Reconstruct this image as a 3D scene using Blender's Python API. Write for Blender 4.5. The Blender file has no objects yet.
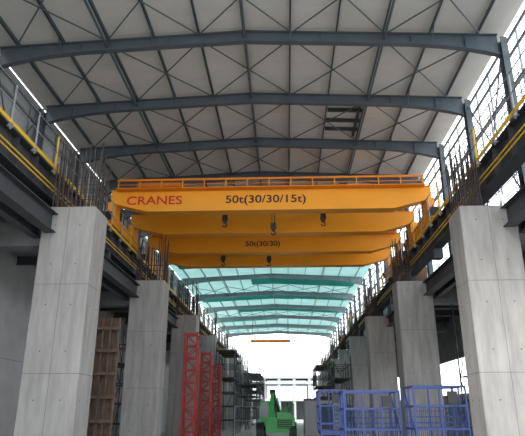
import bpy, math, random
from mathutils import Vector
random.seed(7)
C=bpy.context.scene.collection
bpy.context.scene.view_settings.view_transform='Standard'

# ---------------------------------------------------------------- materials
def mat(name,col,rough=.6,metal=0.0,var=0.0,scale=3.0,bump=0.0,trans=0.0,emit=0.0,detail=6,streak=False):
    m=bpy.data.materials.new(name); m.use_nodes=True
    nt=m.node_tree; N=nt.nodes; L=nt.links
    b=N['Principled BSDF']; out=N['Material Output']
    b.inputs['Base Color'].default_value=(*col,1); b.inputs['Roughness'].default_value=rough
    b.inputs['Metallic'].default_value=metal
    if var>0 or bump>0:
        tc=N.new('ShaderNodeTexCoord'); mp=N.new('ShaderNodeMapping')
        if streak: mp.inputs['Scale'].default_value=(1.6,1.6,.25)
        L.new(tc.outputs['Object'],mp.inputs['Vector'])
        nz=N.new('ShaderNodeTexNoise'); nz.inputs['Scale'].default_value=scale; nz.inputs['Detail'].default_value=detail
        nz.inputs['Roughness'].default_value=.65
        L.new(mp.outputs[0],nz.inputs['Vector'])
        if var>0:
            r=N.new('ShaderNodeValToRGB')
            r.color_ramp.elements[0].position=.3; r.color_ramp.elements[1].position=.72
            r.color_ramp.elements[0].color=(*[c*(1-var) for c in col],1)
            r.color_ramp.elements[1].color=(*[min(1,c*(1+var*.7)) for c in col],1)
            L.new(nz.outputs['Fac'],r.inputs[0]); L.new(r.outputs[0],b.inputs['Base Color'])
        if bump>0:
            bp=N.new('ShaderNodeBump'); bp.inputs['Strength'].default_value=bump; bp.inputs['Distance'].default_value=.02
            L.new(nz.outputs['Fac'],bp.inputs['Height']); L.new(bp.outputs[0],b.inputs['Normal'])
    if trans>0:
        t=N.new('ShaderNodeBsdfTranslucent'); t.inputs[0].default_value=(*col,1)
        mx=N.new('ShaderNodeMixShader'); mx.inputs[0].default_value=trans
        L.new(b.outputs[0],mx.inputs[1]); L.new(t.outputs[0],mx.inputs[2]); L.new(mx.outputs[0],out.inputs[0])
    return m
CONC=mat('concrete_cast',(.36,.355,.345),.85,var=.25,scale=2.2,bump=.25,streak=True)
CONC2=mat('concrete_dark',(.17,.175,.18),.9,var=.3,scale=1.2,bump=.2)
WCON=mat('concrete_wall',(.40,.41,.42),.9,var=.18,scale=.8,bump=.2)
JOINT=mat('concrete_joint',(.12,.12,.12),.9)
FLOOR=mat('site_ground',(.38,.37,.35),.95,var=.3,scale=.35,bump=.4)
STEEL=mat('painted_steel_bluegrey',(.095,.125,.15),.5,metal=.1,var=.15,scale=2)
STEELL=mat('steel_light_and_haze',(.24,.30,.32),.5,metal=.1,var=.15,scale=2)  # pale girt steel; on far roof members the paleness paints in haze
STEELD=mat('dark_steel',(.045,.05,.058),.6,var=.2,scale=3)
GALV=mat('galvanised_steel',(.34,.36,.38),.45,metal=.5,var=.15,scale=8)
PANEL=mat('roof_sheet',(.72,.71,.68),.6,var=.10,scale=.6,trans=.065)
PANELT=mat('roof_sheet_translucent',(.62,.80,.78),.6,var=.22,scale=.35,trans=.42)
TEAL=mat('safety_netting_teal',(.12,.55,.50),.8,var=.35,scale=.5,trans=.7)
WALLP=mat('wall_sheet',(.42,.44,.46),.6,var=.1,scale=.5)
YEL=mat('crane_yellow',(.95,.385,.014),.42,var=.05,scale=.8)
YELD=mat('crane_orange',(.80,.24,.008),.45,var=.1,scale=1)
BLK=mat('black_rubber',(.012,.012,.014),.6,var=.1)
REDT=mat('red_lettering',(.62,.02,.015),.5,var=.02)
RUST=mat('rusty_rebar',(.07,.055,.05),.85,var=.4,scale=8)
RED=mat('red_formwork_steel',(.38,.02,.018),.5,var=.25,scale=4)
BLUE=mat('blue_lift_paint',(.012,.032,.14),.45,var=.15,scale=4)
GREEN=mat('green_machine_paint',(.02,.36,.07),.4,var=.15,scale=3)
WOOD=mat('shoring_timber',(.15,.105,.075),.8,var=.35,scale=4)
FARB=mat('far_building_concrete',(.30,.32,.33),.9,var=.1,scale=.4)
GLASS=mat('cab_glass',(.02,.03,.035),.1)
HIVIS=mat('orange_steel',(.75,.22,.04),.5)
YLINE=mat('yellow_conductor',(.80,.50,.03),.5)

# ---------------------------------------------------------------- mesh builder
class M:
    def __init__(s,name,mats): s.name=name; s.mats=mats; s.v=[]; s.f=[]; s.mi=[]
    def hexa(s,p,mi=0):
        b=len(s.v); s.v+= [tuple(q) for q in p]
        for f in ((0,3,2,1),(4,5,6,7),(0,1,5,4),(1,2,6,5),(2,3,7,6),(3,0,4,7)):
            s.f.append(tuple(b+i for i in f)); s.mi.append(mi)
    def box(s,x0,x1,y0,y1,z0,z1,mi=0):
        s.hexa([(x0,y0,z0),(x1,y0,z0),(x1,y1,z0),(x0,y1,z0),(x0,y0,z1),(x1,y0,z1),(x1,y1,z1),(x0,y1,z1)],mi)
    def beam(s,p,q,w,h,mi=0,up=(0,0,1)):
        p=Vector(p);q=Vector(q);d=(q-p).normalized();u=Vector(up)
        if abs(d.dot(u))>.97:u=Vector((0,1,0))
        a=d.cross(u).normalized();u=a.cross(d).normalized()
        a=a*w/2;u=u*h/2
        s.hexa([p-a-u,p+a-u,q+a-u,q-a-u,p-a+u,p+a+u,q+a+u,q-a+u],mi)
    def ibeam(s,p,q,w,h,t=.025,mi=0):
        p=Vector(p);q=Vector(q);d=(q-p).normalized();u=Vector((0,0,1))
        if abs(d.dot(u))>.97:u=Vector((0,1,0))
        a=d.cross(u).normalized();u=a.cross(d).normalized()
        s.beam(p,q,t,h-2*t,mi,u)
        for k in(-1,1): s.beam(p+u*k*(h-t)/2,q+u*k*(h-t)/2,w,t,mi,u)
    def cyl(s,p,q,r,n=8,mi=0,r2=None):
        if r2 is None:r2=r
        p=Vector(p);q=Vector(q);d=(q-p).normalized();u=Vector((0,0,1))
        if abs(d.dot(u))>.97:u=Vector((0,1,0))
        a=d.cross(u).normalized();u=a.cross(d).normalized();b=len(s.v)
        for i in range(n):
            t=2*math.pi*i/n;s.v.append(tuple(p+(a*math.cos(t)+u*math.sin(t))*r))
        for i in range(n):
            t=2*math.pi*i/n;s.v.append(tuple(q+(a*math.cos(t)+u*math.sin(t))*r2))
        for i in range(n):
            j=(i+1)%n;s.f.append((b+i,b+j,b+n+j,b+n+i));s.mi.append(mi)
        s.f.append(tuple(b+i for i in reversed(range(n))));s.mi.append(mi)
        s.f.append(tuple(b+n+i for i in range(n)));s.mi.append(mi)
    def prism(s,poly,axis,a0,a1,mi=0):
        b=len(s.v);n=len(poly)
        for a in(a0,a1):
            for (u,w) in poly:
                s.v.append({'x':(a,u,w),'y':(u,a,w),'z':(u,w,a)}[axis])
        s.f.append(tuple(b+i for i in range(n)));s.mi.append(mi)
        s.f.append(tuple(b+n+i for i in reversed(range(n))));s.mi.append(mi)
        for i in range(n):
            j=(i+1)%n;s.f.append((b+i,b+n+i,b+n+j,b+j));s.mi.append(mi)
    def build(s,parent=None,loc=(0,0,0)):
        me=bpy.data.meshes.new(s.name);me.from_pydata(s.v,[],s.f)
        for m in s.mats:me.materials.append(m)
        me.polygons.foreach_set('material_index',s.mi)
        import bmesh
        bm=bmesh.new();bm.from_mesh(me);bmesh.ops.recalc_face_normals(bm,faces=bm.faces);bm.to_mesh(me);bm.free()
        o=bpy.data.objects.new(s.name,me);C.objects.link(o);o.location=loc
        if parent:o.parent=parent
        return o
def empty(name,loc=(0,0,0)):
    o=bpy.data.objects.new(name,None);C.objects.link(o);o.location=loc;return o

# ---------------------------------------------------------------- dimensions
XL,XR=-9.9,7.3          # eaves
ZE=13.65                # roof underside at eave
RX=-1.3; RISE=.42
def zroof(x):
    return ZE+RISE*(1-abs(x-RX)/((XR-RX) if x>RX else (RX-XL)))
Y0,Y1=4.2,96.2
FR=[4.2+4*i for i in range(24)]
ZT=7.55                 # platform / column top
DZ=-.15

# ---------------------------------------------------------------- ground / floor
g=M('ground',[FLOOR]);g.box(-260,260,-120,400,-.4,-.02);g.build()
g=M('floor',[FLOOR]);g.box(-10.3,10.3,0,97,-.02,0);g.build()

# ---------------------------------------------------------------- roof
def rowpanel(name,m,x0,x1,y0,y1,dz=.30):
    a=M(name,[m])
    xs=[x0]+([RX] if x0<RX<x1 else [])+[x1]
    for i in range(len(xs)-1):
        p,q=xs[i],xs[i+1]
        a.hexa([(p,y0,zroof(p)+dz),(q,y0,zroof(q)+dz),(q,y1,zroof(q)+dz),(p,y1,zroof(p)+dz),
                (p,y0,zroof(p)+dz+.06),(q,y0,zroof(q)+dz+.06),(q,y1,zroof(q)+dz+.06),(p,y1,zroof(p)+dz+.06)])
    return a
ce=rowpanel('ceiling',PANEL,XL-.4,XR+.4,Y0-.6,36.2)
ce2=rowpanel('t',PANELT,XL-.4,XR+.4,36.2,Y1+.3)
b=len(ce.v);ce.mats=[PANEL,PANELT,STEEL,STEELD]
ce.v+=ce2.v;ce.f+=[tuple(i+b for i in f) for f in ce2.f];ce.mi+=[1]*len(ce2.f)
y=Y0
while y<36:
    for (p,q) in((XL,RX),(RX,XR)):
        ce.beam((p,y,zroof(p)+.295),(q,y,zroof(q)+.295),.02,.012,0)
    y+=1.0
# rough framing of the roof opening
for yy in(21.6,22.5,23.3):
    ce.beam((1.95,yy,zroof(2)+.2),(3.45,yy,zroof(3.45)+.2),.12,.14,3)
ce.beam((3.3,20.6,zroof(3.3)+.2),(3.3,23.9,zroof(3.3)+.2),.08,.14,3)
ce.build()
# safety netting, laid on the rafters
n=M('safety_net',[TEAL])
for (x0,x1,y0,y1) in((-9.5,-4,45,48.5),(-3.4,6.9,53,56.5),(-9.6,1,61,64.5),(0,7,41.2,44.6),(-6,6.9,69,72.5),(-9.6,-1,77,80),(1,7,61.5,64),(-9.4,7,85,88)):
    xs=[x0]+([RX] if x0<RX<x1 else [])+[x1]
    for i in range(len(xs)-1):
        p,q=xs[i],xs[i+1]
        n.hexa([(p,y0,zroof(p)+.03),(q,y0,zroof(q)+.03),(q,y1,zroof(q)+.03),(p,y1,zroof(p)+.03),
            (p,y0,zroof(p)+.04),(q,y0,zroof(q)+.04),(q,y1,zroof(q)+.04),(p,y1,zroof(p)+.04)])
n.build()
# rafters (portal frames)
for k,y in enumerate(FR):
    if y>40 and k%2: continue
    r=M('roof_rafter',[STEEL if y<36 else STEELL])  # far rafters in the paler steel, distance haze put into the colour
    top=lambda x:zroof(x)+.05
    de,dm=.78,.40
    for xe,sg in((XL,1),(XR,-1)):
        xc=RX
        xs=[xe,xe+sg*.5,xe+sg*1.1,xe+sg*1.9,xe+sg*2.9,xc]
        ds=[de,.66,.55,.46,dm,dm]
        for i in range(5):
            a,bx,da,db=xs[i],xs[i+1],ds[i],ds[i+1]
            r.hexa([(a,y-.012,top(a)-da),(a,y+.012,top(a)-da),(bx,y+.012,top(bx)-db),(bx,y-.012,top(bx)-db),
                    (a,y-.012,top(a)),(a,y+.012,top(a)),(bx,y+.012,top(bx)),(bx,y-.012,top(bx))])
            r.beam((a,y,top(a)-da),(bx,y,top(bx)-db),.22,.03)
        r.beam((xe,y,top(xe)),(RX,y,top(RX)),.22,.03)
        for k2 in(1.1,2.9,6.0):
            x=xe+sg*k2; d={1.1:.5,2.9:.38,6.0:.38}[k2]
            r.box(x-.01,x+.01,y-.10,y+.10,top(x)-d,top(x))
    r.box(RX-.02,RX+.02,y-.12,y+.12,zroof(RX)-.38,zroof(RX)+.05)
    r.build()
# purlins
pl=M('roof_purlins',[STEEL,STEELL])
xs=[-9.3,-7.7,-6.1,-4.5,-2.9,-1.3,.3,1.9,3.5,5.1,6.7]
for i,x in enumerate(xs):
    z=zroof(x)
    for (ya,yb,mi) in((Y0,36.2,0),(36.2,Y1,1)):
        pl.box(x-.012,x+.012,ya,yb,z+.12,z+.29,mi)
        pl.box(x-.045,x+.012,ya,yb,z+.12,z+.135,mi)
for x in(-6.1,-1.3,3.5):
    z=zroof(x)-.16
    pl.cyl((x,Y0,z),(x,36.2,z),.045,8,0);pl.cyl((x,36.2,z),(x,Y1,z),.04,8,1)
pl.build()
br=M('roof_bracing',[STEEL])
for k,y in enumerate(FR[:-1]):
    if k in(2,3,4,5,9,13,17,21):
        for (a,c) in((-9.3,-6.1),(-6.1,-2.9),(-2.9,.3),(.3,3.5),(3.5,6.7)):
            br.cyl((a,y+.15,zroof(a)-.02),(c,y+3.85,zroof(c)-.02),.026,6)
            br.cyl((c,y+.15,zroof(c)-.07),(a,y+3.85,zroof(a)-.07),.026,6)
    if y<34:
        for x in(-7.7,-4.5,.3,5.1):
            br.beam((x,y,zroof(x)-.32),(x,y+.45,zroof(x)+.12),.035,.035)
            if y>5:br.beam((x,y,zroof(x)-.32),(x,y-.45,zroof(x)+.12),.035,.035)
br.build()

# ---------------------------------------------------------------- side walls / posts
def wallposts(name,x,zb,sg):
    w=M(name,[STEEL,GALV,STEELL])
    for y in FR:
        w.ibeam((x,y,zb),(x,y,ZE-.1),.22,.34,.02,0)
    for z in(9.6,10.7,11.8,12.9,13.5):
        w.box(x+sg*.2-.03,x+sg*.2+.03,Y0,Y1,z-.05,z+.05,2)
    y=Y0+.667
    while y<70:
        w.box(x+sg*.2-.03,x+sg*.2+.03,y-.02,y+.02,9.6,13.5,2)
        y+=1.3333
    for k in range(0,23,3):
        y=FR[k]
        w.cyl((x,y+.1,ZT+.3),(x,y+3.9,13.3),.03,6);w.cyl((x,y+3.9,ZT+.3),(x,y+.1,13.3),.03,6)
    return w
w=wallposts('wall_frame_right',XR+.15,ZT,1);w.build()
w=wallposts('wall_frame_left',XL-.15,ZT,-1);w.build()
w=M('wall_left',[WALLP,CONC2,WCON,JOINT]);
w.box(XL-.5,XL-.42,Y0,60,ZT,13.9,0)
for i in range(9):
    w.box(-10.3,-10.1,Y0+i*10+.02,Y0+i*10+9.98,0,3.4,2)
    w.box(-10.3,-10.12,Y0+i*10,Y0+i*10+10,3.42,ZT,2)
    w.box(-10.28,-10.14,Y0+i*10,Y0+i*10+10,3.4,3.42,3)
w.build()
w=M('wall_right',[WALLP,CONC2,WCON]);
for i in range(9):
    w.box(10.1,10.3,Y0+i*10+.02,Y0+i*10+9.98,0,2.6,2)
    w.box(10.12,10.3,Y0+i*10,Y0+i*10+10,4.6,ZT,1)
w.box(XR+.42,XR+.5,30,62,ZT,9.3,0)
w.build()
def scaf(name,x0,x1,ys,z0,zs,r=.024):
    s=M(name,[GALV,WOOD])
    for y in ys:
        for x in(x0,x1):s.cyl((x,y,z0),(x,y,zs[-1]+random.uniform(.2,.6)),r,6)
    for z in zs:
        for x in(x0,x1):s.cyl((x,ys[0],z),(x,ys[-1],z),r*.85,6)
        for y in ys:s.cyl((x0,y,z),(x1,y,z),r*.8,6)
    for i in range(len(ys)-1):
        a,b2=(zs[0],zs[-1]) if i%2 else (zs[-1],zs[0])
        s.cyl((x0,ys[i],a),(x0,ys[i+1],b2),r*.8,6)
    s.build()
scaf('access_scaffold',7.95,8.7,[9+1.5*i for i in range(14)],ZT,[8.6,9.3,10.1,10.9,11.7,12.4])
scaf('access_scaffold',7.95,8.7,[33+2*i for i in range(10)],ZT,[8.6,9.6,10.6])

# ---------------------------------------------------------------- columns
COLY=[6.2+10*i for i in range(10)]
def column(xa,xb,yc,zt):
    c=M('concrete_column',[CONC,JOINT])
    y0,y1=yc-.6,yc+.6;ch=.035
    def sec(i): 
        return [(xa+ch+i,y0+i),(xb-ch-i,y0+i),(xb-i,y0+ch+i),(xb-i,y1-ch-i),(xb-ch-i,y1-i),(xa+ch+i,y1-i),(xa+i,y1-ch-i),(xa+i,y0+ch+i)]
    zs=[0,2.6,5.1,zt]
    for i in range(3):
        c.prism(sec(0),'z',zs[i]+(.006 if i else 0),zs[i+1]-(.006 if i<2 else 0),0)
        if i<2:c.prism(sec(.012),'z',zs[i+1]-.01,zs[i+1]+.01,1)
    for z in(.8,1.9,3.2,4.5,5.7,6.9):
        for fx in(.27,.73):
            x=xa+(xb-xa)*fx
            c.cyl((x,y0-.002,z),(x,y0+.02,z),.022,8,1)
        for yy in(y0+.3,y1-.3):
            xi=xa if xa>0 else xb
            c.cyl((xi-.003,yy,z),(xi+.003,yy,z),.022,8,1)
    xm=(xa+xb)/2
    c.box(xm-.005,xm+.005,y0-.002,y0+.01,.02,zt-.02,1)
    c.build()
    rb=M('rebar_starter_bars',[RUST])
    ta,tb=(xa+.22,xb-.1) if xa<0 else (xa+.1,xa+.7)
    for i in range(10):
        for j in range(6):
            if 0<i<9 and 0<j<5: continue
            x=ta+(tb-ta)*i/9;y=y0+.1+(y1-y0-.2)*j/5
            h=random.uniform(1.4,2.4);dx=random.uniform(-.06,.06);dy=random.uniform(-.1,.1)
            rb.cyl((x,y,zt),(x+dx*.3,y+dy*.3,zt+h*.5),.02,5);rb.cyl((x+dx*.3,y+dy*.3,zt+h*.5),(x+dx,y+dy,zt+h),.02,5)
    for z in(.25,.5,.75,1.0):
        rb.box(ta,tb,y0+.075,y0+.09,zt+z,zt+z+.015);rb.box(ta,tb,y1-.09,y1-.075,zt+z,zt+z+.015)
    rb.build()
for y in COLY:
    column(-7.3,-5.7,y,7.48);column(5.15,6.77,y,7.33)

# ---------------------------------------------------------------- platforms
for x0,x1 in((-10.1,-7.32),(6.79,10.1)):
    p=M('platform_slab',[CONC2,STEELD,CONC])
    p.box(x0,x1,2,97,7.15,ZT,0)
    for y in COLY:
        p.box(x0,x1,y-.3,y+.3,6.35,7.15,0)
    for y in[2.5+2.5*i for i in range(38)]:
        p.ibeam((x0,y,6.98),(x1,y,6.98),.14,.30,.02,1)
    xi=x1-.2 if x0<0 else x0+.2
    p.ibeam((xi,2,6.85),(xi,97,6.85),.22,.55,.025,1)
    p.build()
for x0,x1 in((-7.2,-6.8),(6.3,6.7)):
    e=M('edge_beam',[STEELD])
    for i in range(9):
        e.ibeam(((x0+x1)/2,COLY[i]+.62,6.95),((x0+x1)/2,COLY[i+1]-.62,6.95),.35,.6,.03,0)
    e.build()

# ---------------------------------------------------------------- crane runway
def runway(xc,sg):
    r=M('crane_runway_beam',[STEELD,GALV,YLINE,STEEL])
    r.ibeam((xc,2,8.62),(xc,97,8.62),.45,.96,.04,0)
    r.box(xc-.04,xc+.04,2,97,9.1,9.2,1)
    y=2.5
    while y<97:
        r.box(xc-.21,xc+.21,y-.012,y+.012,8.18,9.06,0)
        y+=1.25
    for i in range(20):
        yy=2.5+5*i
        r.box(xc-.18,xc+.18,yy-.2,yy+.2,ZT-DZ,8.14,0)
    for k,z in enumerate((8.35,8.5)):
        r.box(xc-sg*.28-.015,xc-sg*.28+.015,2,97,z,z+.035,2)
    r.box(min(xc+sg*.25,xc+sg*.75),max(xc+sg*.25,xc+sg*.75),2,97,8.98,9.02,1)
    r.build(loc=(0,0,DZ))
    h=M('walkway_guardrail',[GALV,YLINE])
    xh=xc-sg*.3
    y=2.5;k=0
    while y<97:
        h.cyl((xh,y,8.9),(xh,y,10.25),.03,6,1 if k%3==0 else 0)
        h.box(xh-.05,xh+.05,y-.05,y+.05,8.95,9.06)
        h.box(min(xh,xc-sg*.2),max(xh,xc-sg*.2),y-.04,y+.04,8.98,9.02)
        y+=1.5;k+=1
    for z in(9.65,10.22):h.cyl((xh,2.5,z),(xh,96,z),.02,6)
    h.box(xh-.012,xh+.012,2.5,96,9.07,9.19,1)
    h.build(loc=(0,0,DZ))
    h=M('walkway_guardrail',[GALV])
    xh=xc+sg*.72
    y=2.5
    while y<97:
        h.cyl((xh,y,9.02),(xh,y,10.1),.022,6);y+=1.5
    for z in(9.55,10.08):h.cyl((xh,2.5,z),(xh,96,z),.018,6)
    h.build(loc=(0,0,DZ))
XRR,XRL=6.3,-7.6
runway(XRR,1);runway(XRL,-1)

# ---------------------------------------------------------------- cranes
def txt(body,size,x,y,z,m,par,name,sx=1.0):
    cu=bpy.data.curves.new(name,'FONT');cu.body=body;cu.size=size;cu.extrude=.004;cu.offset=.006
    o=bpy.data.objects.new(name,cu);C.objects.link(o);o.location=(x,y,z);o.rotation_euler=(math.pi/2,0,0);o.scale=(sx,1,1)
    cu.materials.append(m);o.parent=par
def crane(ya,yb,trx,hooks):
    E=empty('overhead_crane',(0,0,DZ))
    g=M('girders',[YEL,YELD,BLK])
    xa,xb=XRL-.1,XRR+.1;zb,zt=10.1,11.08
    for y in(ya,yb):
        prof=[(xa,zt),(xa,zb+.42),(xa+1.6,zb),(xb-1.6,zb),(xb,zb+.42),(xb,zt)]
        g.prism(prof,'y',y-.24,y+.24,0)
        g.box(xa,xb,y-.3,y+.3,zt,zt+.03,0)
        g.box(xa+1.6,xb-1.6,y-.28,y+.28,zb-.02,zb+.0,0)
        g.box(xa+.1,xb-.1,y-.03,y+.03,zt+.03,zt+.1,2)
    g.build(E)
    c=M('end_carriages',[YEL,BLK,YELD])
    for x in(XRL,XRR):
        c.box(x-.18,x+.18,ya-.9,yb+.9,9.42,9.9,0)
        for y in(ya,yb):
            c.box(x-.16,x+.16,y-.4,y+.4,9.9,10.5,0)
            for d in(-.7,.5):
                c.cyl((x-.07,y+d,9.42),(x+.07,y+d,9.42),.22,16,1)
        c.box(x-.25,x+.25,ya-1.0,ya-.9,9.5,9.85,1);c.box(x-.25,x+.25,yb+.9,yb+1.0,9.5,9.85,1)
    c.build(E)
    w=M('walkway_rails',[YELD,YEL,GALV])
    for y in(ya-.45,yb+.45):
        w.box(xa+.3,xb-.3,y-.18,y+.18,zt-.05,zt-.01,0)
        n=14
        for i in range(n+1):
            x=xa+.35+(xb-xa-.7)*i/n
            w.beam((x,y,zt-.03),(x,y,zt+.42),.04,.04,1)
        w.beam((xa+.3,y,zt+.42),(xb-.3,y,zt+.42),.06,.09,0)
        w.beam((xa+.3,y,zt+.2),(xb-.3,y,zt+.2),.03,.03,0)
    w.build(E)
    t=M('hoist_trolley',[YEL,STEELD,BLK,YELD])
    m=(ya+yb)/2
    t.box(trx-1.0,trx+1.0,ya-.2,ya+.1,zt+.2,zt+.42,3);t.box(trx-1.0,trx+1.0,yb-.1,yb+.2,zt+.2,zt+.42,3)
    t.box(trx-1.0,trx-.8,ya,yb,zt+.2,zt+.42,3);t.box(trx+.8,trx+1.0,ya,yb,zt+.2,zt+.42,3)
    for d in(-.8,.8):
        for y in(ya,yb):t.cyl((trx+d,y-.06,zt+.2),(trx+d,y+.06,zt+.2),.12,14,2)
    t.cyl((trx-.7,m,zt+.45),(trx+.7,m,zt+.45),.3,18,1)
    t.box(trx-.95,trx-.7,m-.35,m+.35,zt+.2,zt+.75,0);t.box(trx+.7,trx+.95,m-.35,m+.35,zt+.2,zt+.75,0)
    t.build(E)
    l=M('hook_blocks',[BLK,STEELD,YEL])
    for (x,dr) in hooks:
        y=m-.9
        l.box(x-.3,x+.3,ya,yb,zt+.04,zt+.16,1)
        for d in(-.06,.06):
            l.cyl((x+d,y,zt+.05),(x+d,y,zb-dr+.3),.018,5,0)
        l.prism([(x-.11,zb-dr+.34),(x+.11,zb-dr+.34),(x+.14,zb-dr+.12),(x+.06,zb-dr-.04),(x-.06,zb-dr-.04),(x-.14,zb-dr+.12)],'y',y-.06,y+.06,0)
        for i in range(9):
            a0=math.radians(90-i*30);a1=math.radians(60-i*30)
            cz=zb-dr-.14;R=.09
            l.cyl((x+R*math.cos(a0),y,cz+R*math.sin(a0)),(x+R*math.cos(a1),y,cz+R*math.sin(a1)),.028,6,0)
    l.build(E)
    return E
E=crane(23.1,26.4,-5.6,((-2.7,.22),(-.5,.62),(1.75,.22)))
txt('50t(30/30/15t)',.50,-2.6,22.85,10.44,BLK,E,'capacity_lettering',1.22)
txt('CRANES',.56,-7.0,22.85,10.42,REDT,E,'maker_lettering',1.2)
E=crane(29.9,32.9,4.3,((-3.5,.3),(-.9,.35)))
txt('50t(30/30)',.40,-2.2,29.65,10.45,BLK,E,'capacity_lettering',1.15)

# ---------------------------------------------------------------- red climbing formwork towers
def redtower(x,y,h,w=.75,d=.55):
    r=M('red_formwork_tower',[RED,GALV])
    for a in(-w/2,w/2):
        for b2 in(-d/2,d/2):
            r.beam((x+a,y+b2,0),(x+a,y+b2,h),.10,.10)
    n=int(h/.55)
    for i in range(n+1):
        z=.1+(h-.2)*i/n
        for b2 in(-d/2,d/2):
            r.beam((x-w/2,y+b2,z),(x+w/2,y+b2,z),.07,.09)
            if i<n:
                z2=.1+(h-.2)*(i+1)/n
                s=1 if i%2 else -1
                r.beam((x-s*w/2,y+b2,z),(x+s*w/2,y+b2,z2),.05,.05)
        for a in(-w/2,w/2):r.beam((x+a,y-d/2,z),(x+a,y+d/2,z),.06,.06)
    r.build()
redtower(-4.75,28.5,5.4,.6);redtower(-4.75,34.0,5.0,.55);redtower(-4.7,39.0,4.6,.5)

# ---------------------------------------------------------------- timber formwork behind first left column
s=M('timber_formwork',[WOOD,RUST])
s.box(-7.0,-6.15,20.6,20.64,.1,4.9,0)
for x in(-7.0,-6.72,-6.44,-6.15):
    s.beam((x,20.5,0),(x,20.5,4.9),.08,.14,0)
for z in[.5+.8*i for i in range(6)]:
    s.beam((-7.1,20.36,z),(-6.05,20.36,z),.1,.12,0)
s.beam((-6.6,20.3,2.6),(-6.3,19.3,0),.07,.07,1)
s.build()

# ---------------------------------------------------------------- scaffolds
def scaffold(x0,x1,y0,y1,h,dx=1.2,dy=2.0,dz=1.0):
    s=M('scaffold_tower',[STEELD,WOOD,GALV])
    nx=max(1,round((x1-x0)/dx));ny=max(1,round((y1-y0)/dy));nz=int(h/dz)
    X=[x0+(x1-x0)*i/nx for i in range(nx+1)];Y=[y0+(y1-y0)*i/ny for i in range(ny+1)]
    for x in X:
        for y in Y:s.cyl((x,y,0),(x,y,h+random.uniform(0,.5)),.035,6)
    for k in range(1,nz+1):
        z=k*dz
        for y in Y:s.cyl((x0,y,z),(x1,y,z),.028,5)
        for x in X:s.cyl((x,y0,z),(x,y1,z),.028,5)
        if k%2==0:
            s.box(x0,x1,y0,y1,z+.03,z+.07,1)
    for i in range(ny):
        for x in(X[0],X[-1]):
            s.cyl((x,Y[i],0.2),(x,Y[i+1],h*.5),.025,5);s.cyl((x,Y[i+1],h*.5),(x,Y[i],h),.025,5)
    for i in range(nx):
        s.cyl((X[i],y0,.2),(X[i+1],y0,h*.5),.025,5);s.cyl((X[i+1],y0,h*.5),(X[i],y0,h),.025,5)
    s.build()
scaffold(-5.3,-3.9,43,49,6.2)
scaffold(-4.8,-2.8,54,62,5.0)
scaffold(3.6,4.9,44,52,5.2)
scaffold(3.0,4.8,58,66,6.4)
scaffold(-5.2,-3.2,70,84,6.0)
scaffold(7.4,9.4,20,25,5.8)
scaffold(-9.6,-7.8,30,36,5.8)

# ---------------------------------------------------------------- blue lift baskets
def lift(x0,x1,y0,y1,zd,zt,nm='scissor_lift'):
    E=empty(nm)
    b=M('basket',[BLUE,GALV,BLK])
    b.box(x0,x1,y0,y1,zd-.12,zd,0)
    nx=max(2,round((x1-x0)/.45))
    X=[x0+(x1-x0)*i/nx for i in range(nx+1)]
    for y in(y0,y1):
        for x in X:b.beam((x,y,zd),(x,y,zt),.035,.035,0)
        for z in(zt,(zd+zt)/2+.12,zd+.18):b.beam((x0,y,z),(x1,y,z),.04,.04,0)
        n=int((x1-x0)/.09)
        for i in range(n):
            x=x0+(i+.5)*(x1-x0)/n;b.cyl((x,y,zd),(x,y,(zd+zt)/2+.12),.006,4,0)
        for z in(zd+.3,zd+.42,zd+.54):b.cyl((x0,y,z),(x1,y,z),.006,4,0)
    for x in(x0,x1):
        b.beam((x,(y0+y1)/2,zd),(x,(y0+y1)/2,zt),.035,.035,0)
        for z in(zt,(zd+zt)/2+.12,zd+.18):b.beam((x,y0,z),(x,y1,z),.04,.04,0)
        b.beam((x,y0,zd),(x,y1,zt),.03,.03,0)
    b.box(x1-.4,x1-.2,y0-.1,y0-.02,zt-.35,zt-.1,2)
    b.build(E)
    s=M('scissor_arms',[BLUE,STEELD])
    n=2;h=(zd-.12-.62)/n
    for y in(y0+.12,y1-.12):
        for k in range(n):
            z=.62+k*h
            s.beam((x0+.2,y,z),(x1-.2,y,z+h),.05,.1,1);s.beam((x1-.2,y+.06,z),(x0+.2,y+.06,z+h),.05,.1,1)
    s.build(E)
    c=M('chassis',[BLUE,BLK,STEELD])
    c.box(x0+.05,x1-.05,y0+.08,y1-.08,.22,.6,0)
    for x in(x0+.3,x1-.3):
        for y in(y0,y1):
            c.cyl((x,y-.08,.26),(x,y+.1,.26),.26,18,1);c.cyl((x,y-.1,.26),(x,y-.08,.26),.12,12,2)
    c.build(E)
lift(1.3,2.55,13.4,14.6,1.05,2.05)
lift(2.7,3.8,12.6,13.6,1.08,2.12)
lift(.95,1.7,17.0,18.6,1.1,2.2)

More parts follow.
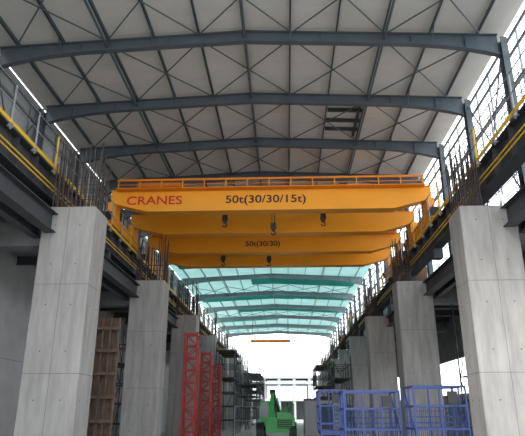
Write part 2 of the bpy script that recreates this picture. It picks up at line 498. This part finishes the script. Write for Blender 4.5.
# ---------------------------------------------------------------- green machine
E=empty('green_telehandler',(-.05,3.0,0))
b=M('body',[GREEN,BLK,GLASS,STEELD])
bx,by=-.5,29.0
b.prism([(bx-.55,.6),(bx+.95,.6),(bx+.95,1.3),(bx+.7,1.55),(bx-.05,1.6),(bx-.55,1.3)],'y',by-1.5,by+2.2,0)
b.box(bx+.05,bx+.8,by-1.54,by-1.5,.8,1.25,1)
for i in range(5):b.box(bx+.08,bx+.77,by-1.56,by-1.53,.84+.09*i,.87+.09*i,0)
b.prism([(bx-.95,.9),(bx-.35,.9),(bx-.38,2.15),(bx-.88,2.15)],'y',by-.9,by+.6,0)
b.prism([(bx-.88,1.35),(bx-.42,1.35),(bx-.44,2.05),(bx-.83,2.05)],'y',by-.93,by-.9,2)
b.cyl((bx+.6,by+.4,1.5),(bx+.6,by+.4,2.1),.05,10,3)
for x in(bx-.85,bx+.85):
    for y in(by-1.1,by+1.6):
        b.cyl((x-.18,y,.55),(x+.18,y,.55),.55,22,1);b.cyl((x-.2,y,.55),(x+.2,y,.55),.24,14,0)
for (p,q) in(((bx+.2,by-1.4,1.6),(bx+.9,by-1.4,2.0)),((bx+.9,by-1.4,2.0),(bx+.9,by+1,2.0)),((bx+.55,by-1.4,1.5),(bx+.55,by-1.4,1.85)),((bx+.9,by-1.4,1.2),(bx+.9,by-1.4,2.0))):
    b.cyl(p,q,.03,8,0)
b.build(E)
b=M('boom',[GREEN,BLK,STEELD])
b.beam((bx+.1,by+1.8,1.4),(bx-.1,by+.2,2.2),.26,.32,0)
b.beam((bx-.1,by+.2,2.2),(bx-.2,by-1.2,2.55),.22,.26,0)
b.beam((bx-.2,by-1.2,2.6),(bx-.25,by-1.6,1.3),.2,.2,0)
b.cyl((bx+.15,by+.6,1.4),(bx-.05,by-.5,2.2),.05,10,2)
b.cyl((bx-.35,by-1.2,2.6),(bx-.05,by-1.2,2.6),.14,14,1)
b.cyl((bx-.1,by-1.3,2.5),(bx+.0,by-1.62,1.3),.035,8,1)
b.box(bx-.5,bx+.0,by-1.75,by-1.55,1.1,1.35,0)
b.build(E)

# ---------------------------------------------------------------- site materials on floor
s=M('site_fence',[GALV,STEELD])
for x in(-3.2,-2.2,-1.2):
    s.cyl((x,36,0),(x,36,1.9),.025,6)
for z in(.3,1.1,1.9):s.cyl((-3.2,36,z),(-1.2,36,z),.02,6)
for i in range(16):
    x=-3.2+2*i/16;s.cyl((x,36,.3),(x,36,1.9),.006,4)
s.build()
s=M('site_container',[WALLP,STEELD])
for i in range(24):
    x=1.2+i*.1;s.box(x,x+.05,38,38.04,.15,2.3,0)
s.box(1.15,3.65,38.03,42,.1,2.35,0);s.box(1.1,3.7,37.97,38.05,2.3,2.42,1);s.box(1.1,3.7,37.97,38.05,.0,.17,1)
s.box(2.2,3.0,37.95,38.0,.2,2.1,1)
s.build()

# ---------------------------------------------------------------- hoist spreader, far away
s=M('hoist_spreader',[HIVIS,STEELD])
s.ibeam((-4.8,76.2,10.6),(.6,76.2,10.6),.3,.35,.04,0)
for x in(-4.5,.3):s.cyl((x,76.2,10.7),(x,76.2,zroof(x)-.36),.03,6,1)
s.build()

# ---------------------------------------------------------------- far building
f=M('far_building',[FARB,CONC2])
for i in range(6):
    x=-8.5+i*3.4;f.box(x-.35,x+.35,130,131,0,9.2,0);f.box(x-.35,x+.35,140,141,0,9.2,0)
for z in(4.4,8.0,9.2):
    f.box(-9.2,9.2,129.8,141,z-.5,z,0)
f.box(-4,0,130,131,9.2,10.3,0)
f.box(-9,9,141,141.2,0,4.2,1)
f.build()

# ---------------------------------------------------------------- light & world
w=bpy.data.worlds.new('overcast_sky');bpy.context.scene.world=w;w.use_nodes=True
bg=w.node_tree.nodes['Background'];bg.inputs[0].default_value=(.93,.96,1,1);bg.inputs[1].default_value=4.0
sd=bpy.data.lights.new('sun','SUN');sd.energy=3.0;sd.angle=math.radians(12);sd.color=(1,.96,.9)
so=bpy.data.objects.new('sun',sd);C.objects.link(so);so.rotation_euler=(math.radians(58),0,math.radians(-28))

# ---------------------------------------------------------------- camera
cd=bpy.data.cameras.new('camera');cd.sensor_width=36;cd.lens=38.2;cd.clip_end=1000
co=bpy.data.objects.new('camera',cd);C.objects.link(co);co.location=(0,0,1.6)
co.rotation_euler=(math.radians(90+19.2),0,math.radians(2.38))
bpy.context.scene.camera=co
